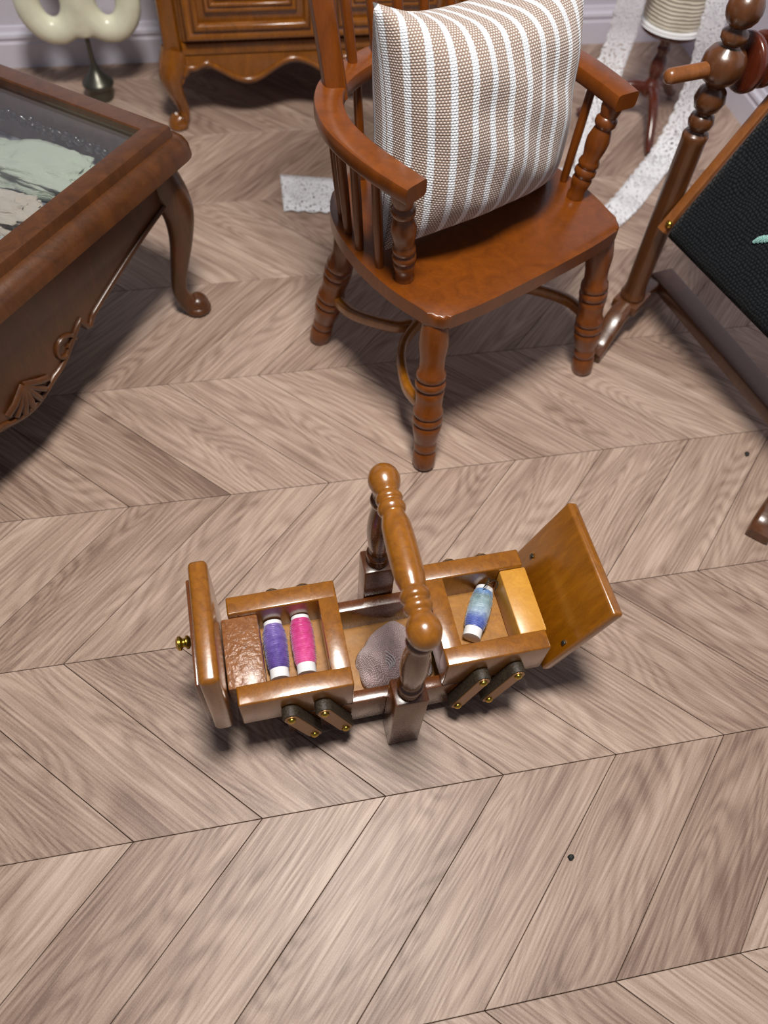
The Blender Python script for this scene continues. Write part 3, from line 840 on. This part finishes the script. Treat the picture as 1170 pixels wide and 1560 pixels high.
# scalloped apron between the legs
n = 120; out = []
for k in range(n+1):
    x = (-cw2+.03) + (2*cw2-.06)*k/n; t = abs(x)/(cw2-.03)
    z = .163 - .030*math.cos((t-.53)*2*PI/.66)
    if t > .80: z = z + (.176-z)*min(1, (t-.80)/.08)
    if t > .94: z = .176 - .05*((t-.94)/.06)
    out.append((x, min(z, .205)))
out += [(cw2-.03, .232), (-cw2+.03, .232)]
bm = B(); prism(bm, out, -.018, 0, .004, Matrix(((1, 0, 0, 0), (0, 0, -1, -cd-.004), (0, 1, 0, 0), (0, 0, 0, 1))))
ap = obj('apron', bm, 'cabinet', CB, smooth=30)
bm = B(); sweep(bm, [(x, -cd-.005, z+.014) for x, z in out[2:n-1]], circ(.008, 8), ups=[(0, 1, 0)]*(n-3)); obj('carved_bead', bm, 'cabinet', ap, smooth=60)
for sx in (-1, 1):
    cabriole(sx, -1, sx*(cw2-.026), -cd+.020, .235, 'leg', 'cabinet', CB, 1.25)
    cabriole(sx, .15, sx*(cw2-.026), cd-.030, .235, 'leg', 'cabinet', CB, 1.0)

# ------------------------------------------------------------------ cream form on a dark metal stand
FM = empty('dress_form', (-.302, 2.415, 0), 0, 'cream two-lobed form on a thin dark metal stand by the back wall', 'dress form')
bm = B(); lathe(bm, smoothprof([(.040, 0), (.042, .004), (.041, .036), (.043, .040), (.050, .044), (.051, .052), (.046, .060), (.030, .076), (.016, .094), (.010, .112), (.0075, .14), (.0075, .22)], 3), seg=28); obj('metal_stand', bm, 'iron', FM, smooth=60)
bm = B()
def ring_tube(cx, cz, rx, rz, t):
    n = 40; pts = [(cx+rx*math.cos(2*PI*k/n), 0, cz+rz*math.sin(2*PI*k/n)) for k in range(n)]
    sweep(bm, pts, [(a*1.2, b) for a, b in circ(t, 12)], ups=[(0, 1, 0)]*n, closed=True)
ring_tube(-.082, .300, .068, .085, .034); ring_tube(.082, .300, .068, .085, .034)
lathe(bm, smoothprof([(.004, .196), (.026, .200), (.036, .25), (.042, .32), (.040, .40), (.05, .46), (.07, .52), (.085, .58), (.06, .64), (.028, .67), (.02, .70), (.004, .70)], 3), seg=24)
fo = obj('cream_body', bm, 'cream', FM, smooth=0)
md = fo.modifiers.new('fuse', 'REMESH'); md.mode = 'VOXEL'; md.voxel_size = .008; md.use_smooth_shade = True
md = fo.modifiers.new('soft', 'SMOOTH'); md.factor = .6; md.iterations = 8

# ------------------------------------------------------------------ embroidery frame stand
EF = empty('embroidery_stand', (1.108, 1.138, 0), math.radians(12), 'brown turned wooden embroidery floor stand with a tilted frame of black cloth', 'embroidery stand')
EM = EF.matrix_basis.inverted()
def el(x, y, z): return EM @ Vector((x, y, z))
EP = [(.031, .098), (.033, .102), (.033, .112), (.028, .118), (.0285, .128), (.0265, .14), (.0285, .30), (.0275, .545), (.029, .556), (.026, .562), (.018, .566), (.017, .570), (.0255, .578), (.028, .588), (.025, .600), (.017, .606), (.017, .610), (.027, .618), (.0335, .636), (.029, .654), (.019, .664), (.020, .668), (.033, .678), (.043, .690), (.045, .705), (.043, .722), (.034, .736), (.020, .744), (.018, .748), (.0265, .757), (.027, .768), (.018, .777), (.017, .780)] + ballprof(.036, .812, 8, -62, 90)
off2 = Vector((.20, -.60, 0))
for o2 in (Vector((0, 0, 0)), off2):
    q = el(1.112+o2.x, 1.138+o2.y, 0)
    bm = B(); lathe(bm, EP, q, (-.018, 0, 1), 24); obj('post', bm, 'stand', EF, smooth=50)
    # arched sled foot
    A0 = [(.975, 1.015, .016), (1.005, 1.045, .022), (1.055, 1.09, .070), (1.112, 1.138, .084), (1.175, 1.185, .080), (1.245, 1.235, .050), (1.285, 1.268, .018)]
    pts = spline([el(x+o2.x, y+o2.y, z) for x, y, z in A0], 6)
    n = len(pts)
    sc = [(1, .75+.35*math.sin(PI*i/(n-1))) for i in range(n)]
    bm = B(); sweep(bm, pts, rrect(.052, .036, .3, 2), scale=sc)
    for v in bm.verts: v.co.z = max(v.co.z, 0)
    f = obj('foot', bm, 'stand', EF, smooth=45)
    bm = B(); R = Matrix.Translation(q) @ Matrix.Rotation(math.radians(28), 4, 'Z'); box(bm, -.045, .045, -.035, .035, .072, .100, .004, R); obj('foot_block', bm, 'stand', f)
# flat stretcher between the feet
a = el(1.238, 1.232, .075); b = el(1.238+.135, 1.232-.66, .075)
bm = B(); sweep(bm, [a, b], rrect(.070, .036, .15, 2)); obj('stretcher_board', bm, 'stand', EF)
# dowel across the first post, with turned wheels
q0 = el(.965, 1.108, .702); q1 = el(1.46, 1.213, .702); d = q1-q0
bm = B(); lathe(bm, [(.008, 0), (.0135, .004), (.0155, .012), (.0155, d.length)], q0, d, 16); obj('dowel', bm, 'stand_light', EF, smooth=50)
for t0, r in ((.185, .058), (.228, .054)):
    bm = B(); lathe(bm, smoothprof([(.016, 0), (.04, .001), (r*.95, .003), (r, .010), (r*.95, .020), (.04, .024), (.016, .026)], 2), q0 + d.normalized()*t0, d, 28); obj('tension_wheel', bm, 'redwood', EF, smooth=50)
# tilted frame
P0 = Vector((1.092, 1.092, .352)); ud = Vector((.149, .036, .270)).normalized(); Ld = Vector((.26, -.966, 0)).normalized()
nd = Ld.cross(ud).normalized()
if nd.z < 0: nd = -nd
def ep(a, b, c=0): p = P0 + Ld*a + ud*b + nd*c; return el(p.x, p.y, p.z)
upv = (EM.to_3x3() @ nd)
for a0 in (0.0, .60):
    bm = B(); sweep(bm, [ep(a0, -.01), ep(a0, .45)], rrect(.026, .024, .25, 2), ups=[upv]*2); obj('frame_bar', bm, 'stand_light', EF)
for b0 in (.020, .43):
    bm = B(); sweep(bm, [ep(-.02, b0, -.022), ep(.64, b0, -.022)], circ(.013, 12), ups=[upv]*2); obj('roller', bm, 'stand', EF)
bm = B(); n = 30
for s, c in ((0, .010), (1, .003)):
    pass
g = {}
for i in range(n+1):
    for j in range(n+1):
        a0 = .020 + .56*i/n; b0 = -.012 + .442*j/n
        g[i, j] = ep(a0, b0, .008 + .0025*math.sin(i*.9)*math.sin(j*.7) + (-.012*max(0, 1-j/1.5)))
verts = {k: bm.verts.new(v) for k, v in g.items()}
for i in range(n):
    for j in range(n): bm.faces.new((verts[i, j], verts[i+1, j], verts[i+1, j+1], verts[i, j+1]))
cl = obj('black_cloth', bm, 'black_cloth', EF, smooth=60, label='black evenweave cloth stretched on the frame')
sm = cl.modifiers.new('thickness', 'SOLIDIFY'); sm.thickness = .006
# object axes of the cloth follow its plane so that the weave does too
MC = Matrix((EM.to_3x3() @ Ld, EM.to_3x3() @ ud, EM.to_3x3() @ nd)).transposed().to_4x4(); MC.translation = ep(0, 0)
cl.data.transform(MC.inverted()); cl.matrix_basis = MC
bm = B(); lathe(bm, [(.009, 0), (.009, .003), (.005, .007), (0, .008)], ep(.010, .012, .012), upv, 12); obj('brass_pin', bm, 'brass', EF, smooth=60)
bm = B()
for k in range(7):
    b0 = .115+.005*k
    sweep(bm, [ep(.205+.006*k, b0-.012, .011), ep(.210+.006*k, b0, .016), ep(.216+.006*k, b0+.010, .011)], circ(.004, 6), ups=[upv]*3)
obj('embroidery_stitches', bm, 'mint_thread', EF, smooth=60, label='mint green embroidery stitches')

# ------------------------------------------------------------------ pedestal with a big thread reel
PT = empty('pedestal_table', (1.532, 2.10, 0), 0, 'dark red-brown tripod pedestal standing in the right back corner', 'pedestal')
bm = B(); lathe(bm, smoothprof([(.004, .085), (.022, .090), (.034, .105), (.030, .13), (.018, .15), (.024, .17), (.027, .20), (.019, .23), (.024, .245), (.020, .26), (.028, .285), (.034, .305)], 3), seg=20); obj('turned_stem', bm, 'redwood', PT, smooth=60)
bm = B(); lathe(bm, [(.04, .302), (.096, .306), (.098, .314), (.096, .320), (.04, .322)], seg=36); obj('table_top', bm, 'redwood', PT, smooth=40)
for a in (-104, 168, 38):
    r = math.radians(a); dv = Vector((math.cos(r), math.sin(r), 0))
    pts = spline([dv*.015+Vector((0, 0, .115)), dv*.07+Vector((0, 0, .118)), dv*.13+Vector((0, 0, .085)), dv*.185+Vector((0, 0, .035)), dv*.225+Vector((0, 0, .014))], 6)
    n = len(pts); bm = B(); sweep(bm, pts, rrect(.036, .040, .4, 3), scale=[(1-.35*i/(n-1), 1-.35*i/(n-1)) for i in range(n)])
    for v in bm.verts: v.co.z = max(v.co.z, 0)
    obj('leg', bm, 'redwood', PT, smooth=50)
RL = empty('thread_reel', (1.532, 2.10, .3225), 0, 'large reel of cream thread standing on the tripod pedestal', 'thread reel')
bm = B(); lathe(bm, smoothprof([(.04, .0), (.104, .0), (.108, .004), (.108, .010), (.102, .014), (.05, .014)], 2), seg=36); obj('flange', bm, 'white_core', RL, smooth=40)
bm = B(); lathe(bm, [(.05, .30), (.106, .30), (.108, .304), (.108, .311), (.104, .314), (.0, .314)], seg=36); obj('flange', bm, 'white_core', RL, smooth=40)
bm = B(); lathe(bm, [(.098, .0145), (.100, .03), (.101, .155), (.100, .285), (.098, .2995)], seg=36); obj('wound_thread', bm, 'reel', RL, smooth=40)

# ------------------------------------------------------------------ lace ribbons
def ribbon(ctrl, label):
    """ctrl: (point, width vector direction, half width)"""
    P = spline([c[0] for c in ctrl], 14); Wd = spline([c[1] for c in ctrl], 14); hw = [p[0] for p in spline([(c[2], 0, 0) for c in ctrl], 14)]
    bm = B(); uvl = bm.loops.layers.uv.new('UVMap'); s = 0; rows = []; m = 8
    for i, p in enumerate(P):
        if i: s += (P[i]-P[i-1]).length
        w = Wd[i].normalized(); row = []
        for j in range(m+1):
            t = -1+2*j/m
            e = hw[i]*t
            if j in (0,): e *= 1 + .10*abs(math.sin(s*PI/.040))*1.6
            q = p + w*e; q.z = max(q.z, .004) + .003*math.sin(s*22+t*2)*(1 if p.z > .02 else .3)
            q.z = max(q.z, .003)
            row.append((bm.verts.new(q), s, e))
        rows.append(row)
    for a, b in zip(rows, rows[1:]):
        for j in range(m):
            q = (a[j], b[j], b[j+1], a[j+1]); f = bm.faces.new([v[0] for v in q])
            for l, v in zip(f.loops, q): l[uvl].uv = (v[1], v[2])
    o = obj('lace_ribbon', bm, 'lace', smooth=70)
    md = o.modifiers.new('thickness', 'SOLIDIFY'); md.thickness = .0015; md.offset = 1
    return tag(o, label, 'lace', 'white lace ribbons')
V = Vector
ribbon([(V((1.485, 2.06, .655)), V((.5, .9, 0)), .042), (V((1.425, 2.035, .648)), V((.6, .8, 0)), .042), (V((1.36, 2.005, .56)), V((.9, .3, 0)), .042), (V((1.32, 2.0, .45)), V((.95, -.1, .1)), .042), (V((1.333, 2.02, .33)), V((.95, -.1, .1)), .044), (V((1.314, 2.01, .22)), V((.95, -.1, .1)), .048),
        (V((1.275, 1.93, .10)), V((.9, .2, 0)), .054), (V((1.21, 1.82, .020)), V((.6, .75, 0)), .064), (V((1.06, 1.765, .006)), V((.1, 1, 0)), .076), (V((.70, 1.77, .006)), V((0, 1, 0)), .078),
        (V((.45, 1.785, .006)), V((0, 1, 0)), .080), (V((.243, 1.825, .006)), V((.05, 1, 0)), .086)],
       'white lace ribbon hanging from the reel and trailing behind the armchair across the floor')
ribbon([(V((1.545, 2.04, .655)), V((1, .1, 0)), .042), (V((1.545, 1.975, .648)), V((1, .1, 0)), .042), (V((1.55, 1.93, .56)), V((1, .1, 0)), .042), (V((1.553, 1.915, .42)), V((1, .1, 0)), .042), (V((1.587, 1.93, .25)), V((.95, .1, 0)), .044),
        (V((1.587, 1.915, .12)), V((.9, -.2, 0)), .048), (V((1.535, 1.866, .035)), V((.8, -.5, 0)), .045), (V((1.446, 1.785, .007)), V((.7, -.7, 0)), .043), (V((1.28, 1.615, .006)), V((.7, -.7, 0)), .043), (V((1.12, 1.50, .006)), V((.6, -.8, 0)), .043)],
       'white lace ribbon curling down to the floor beside the embroidery stand')

# ------------------------------------------------------------------ crumbs on the floor
def crumb(x, y, r, label):
    bm = B(); bmesh.ops.create_icosphere(bm, subdivisions=2, radius=r)
    for v in bm.verts: v.co *= random.uniform(.75, 1.15); v.co.z *= .7
    mn = min(v.co.z for v in bm.verts)
    for v in bm.verts: v.co.z -= mn
    o = obj('crumb', bm, 'crumb', smooth=0); o.location = (x, y, .0)
    return tag(o, label, 'crumb')
crumb(.538, -.162, .0058, 'tiny black crumb on the front floor planks')
crumb(1.266, .651, .0065, 'tiny dark crumb on the floor near the embroidery stand')
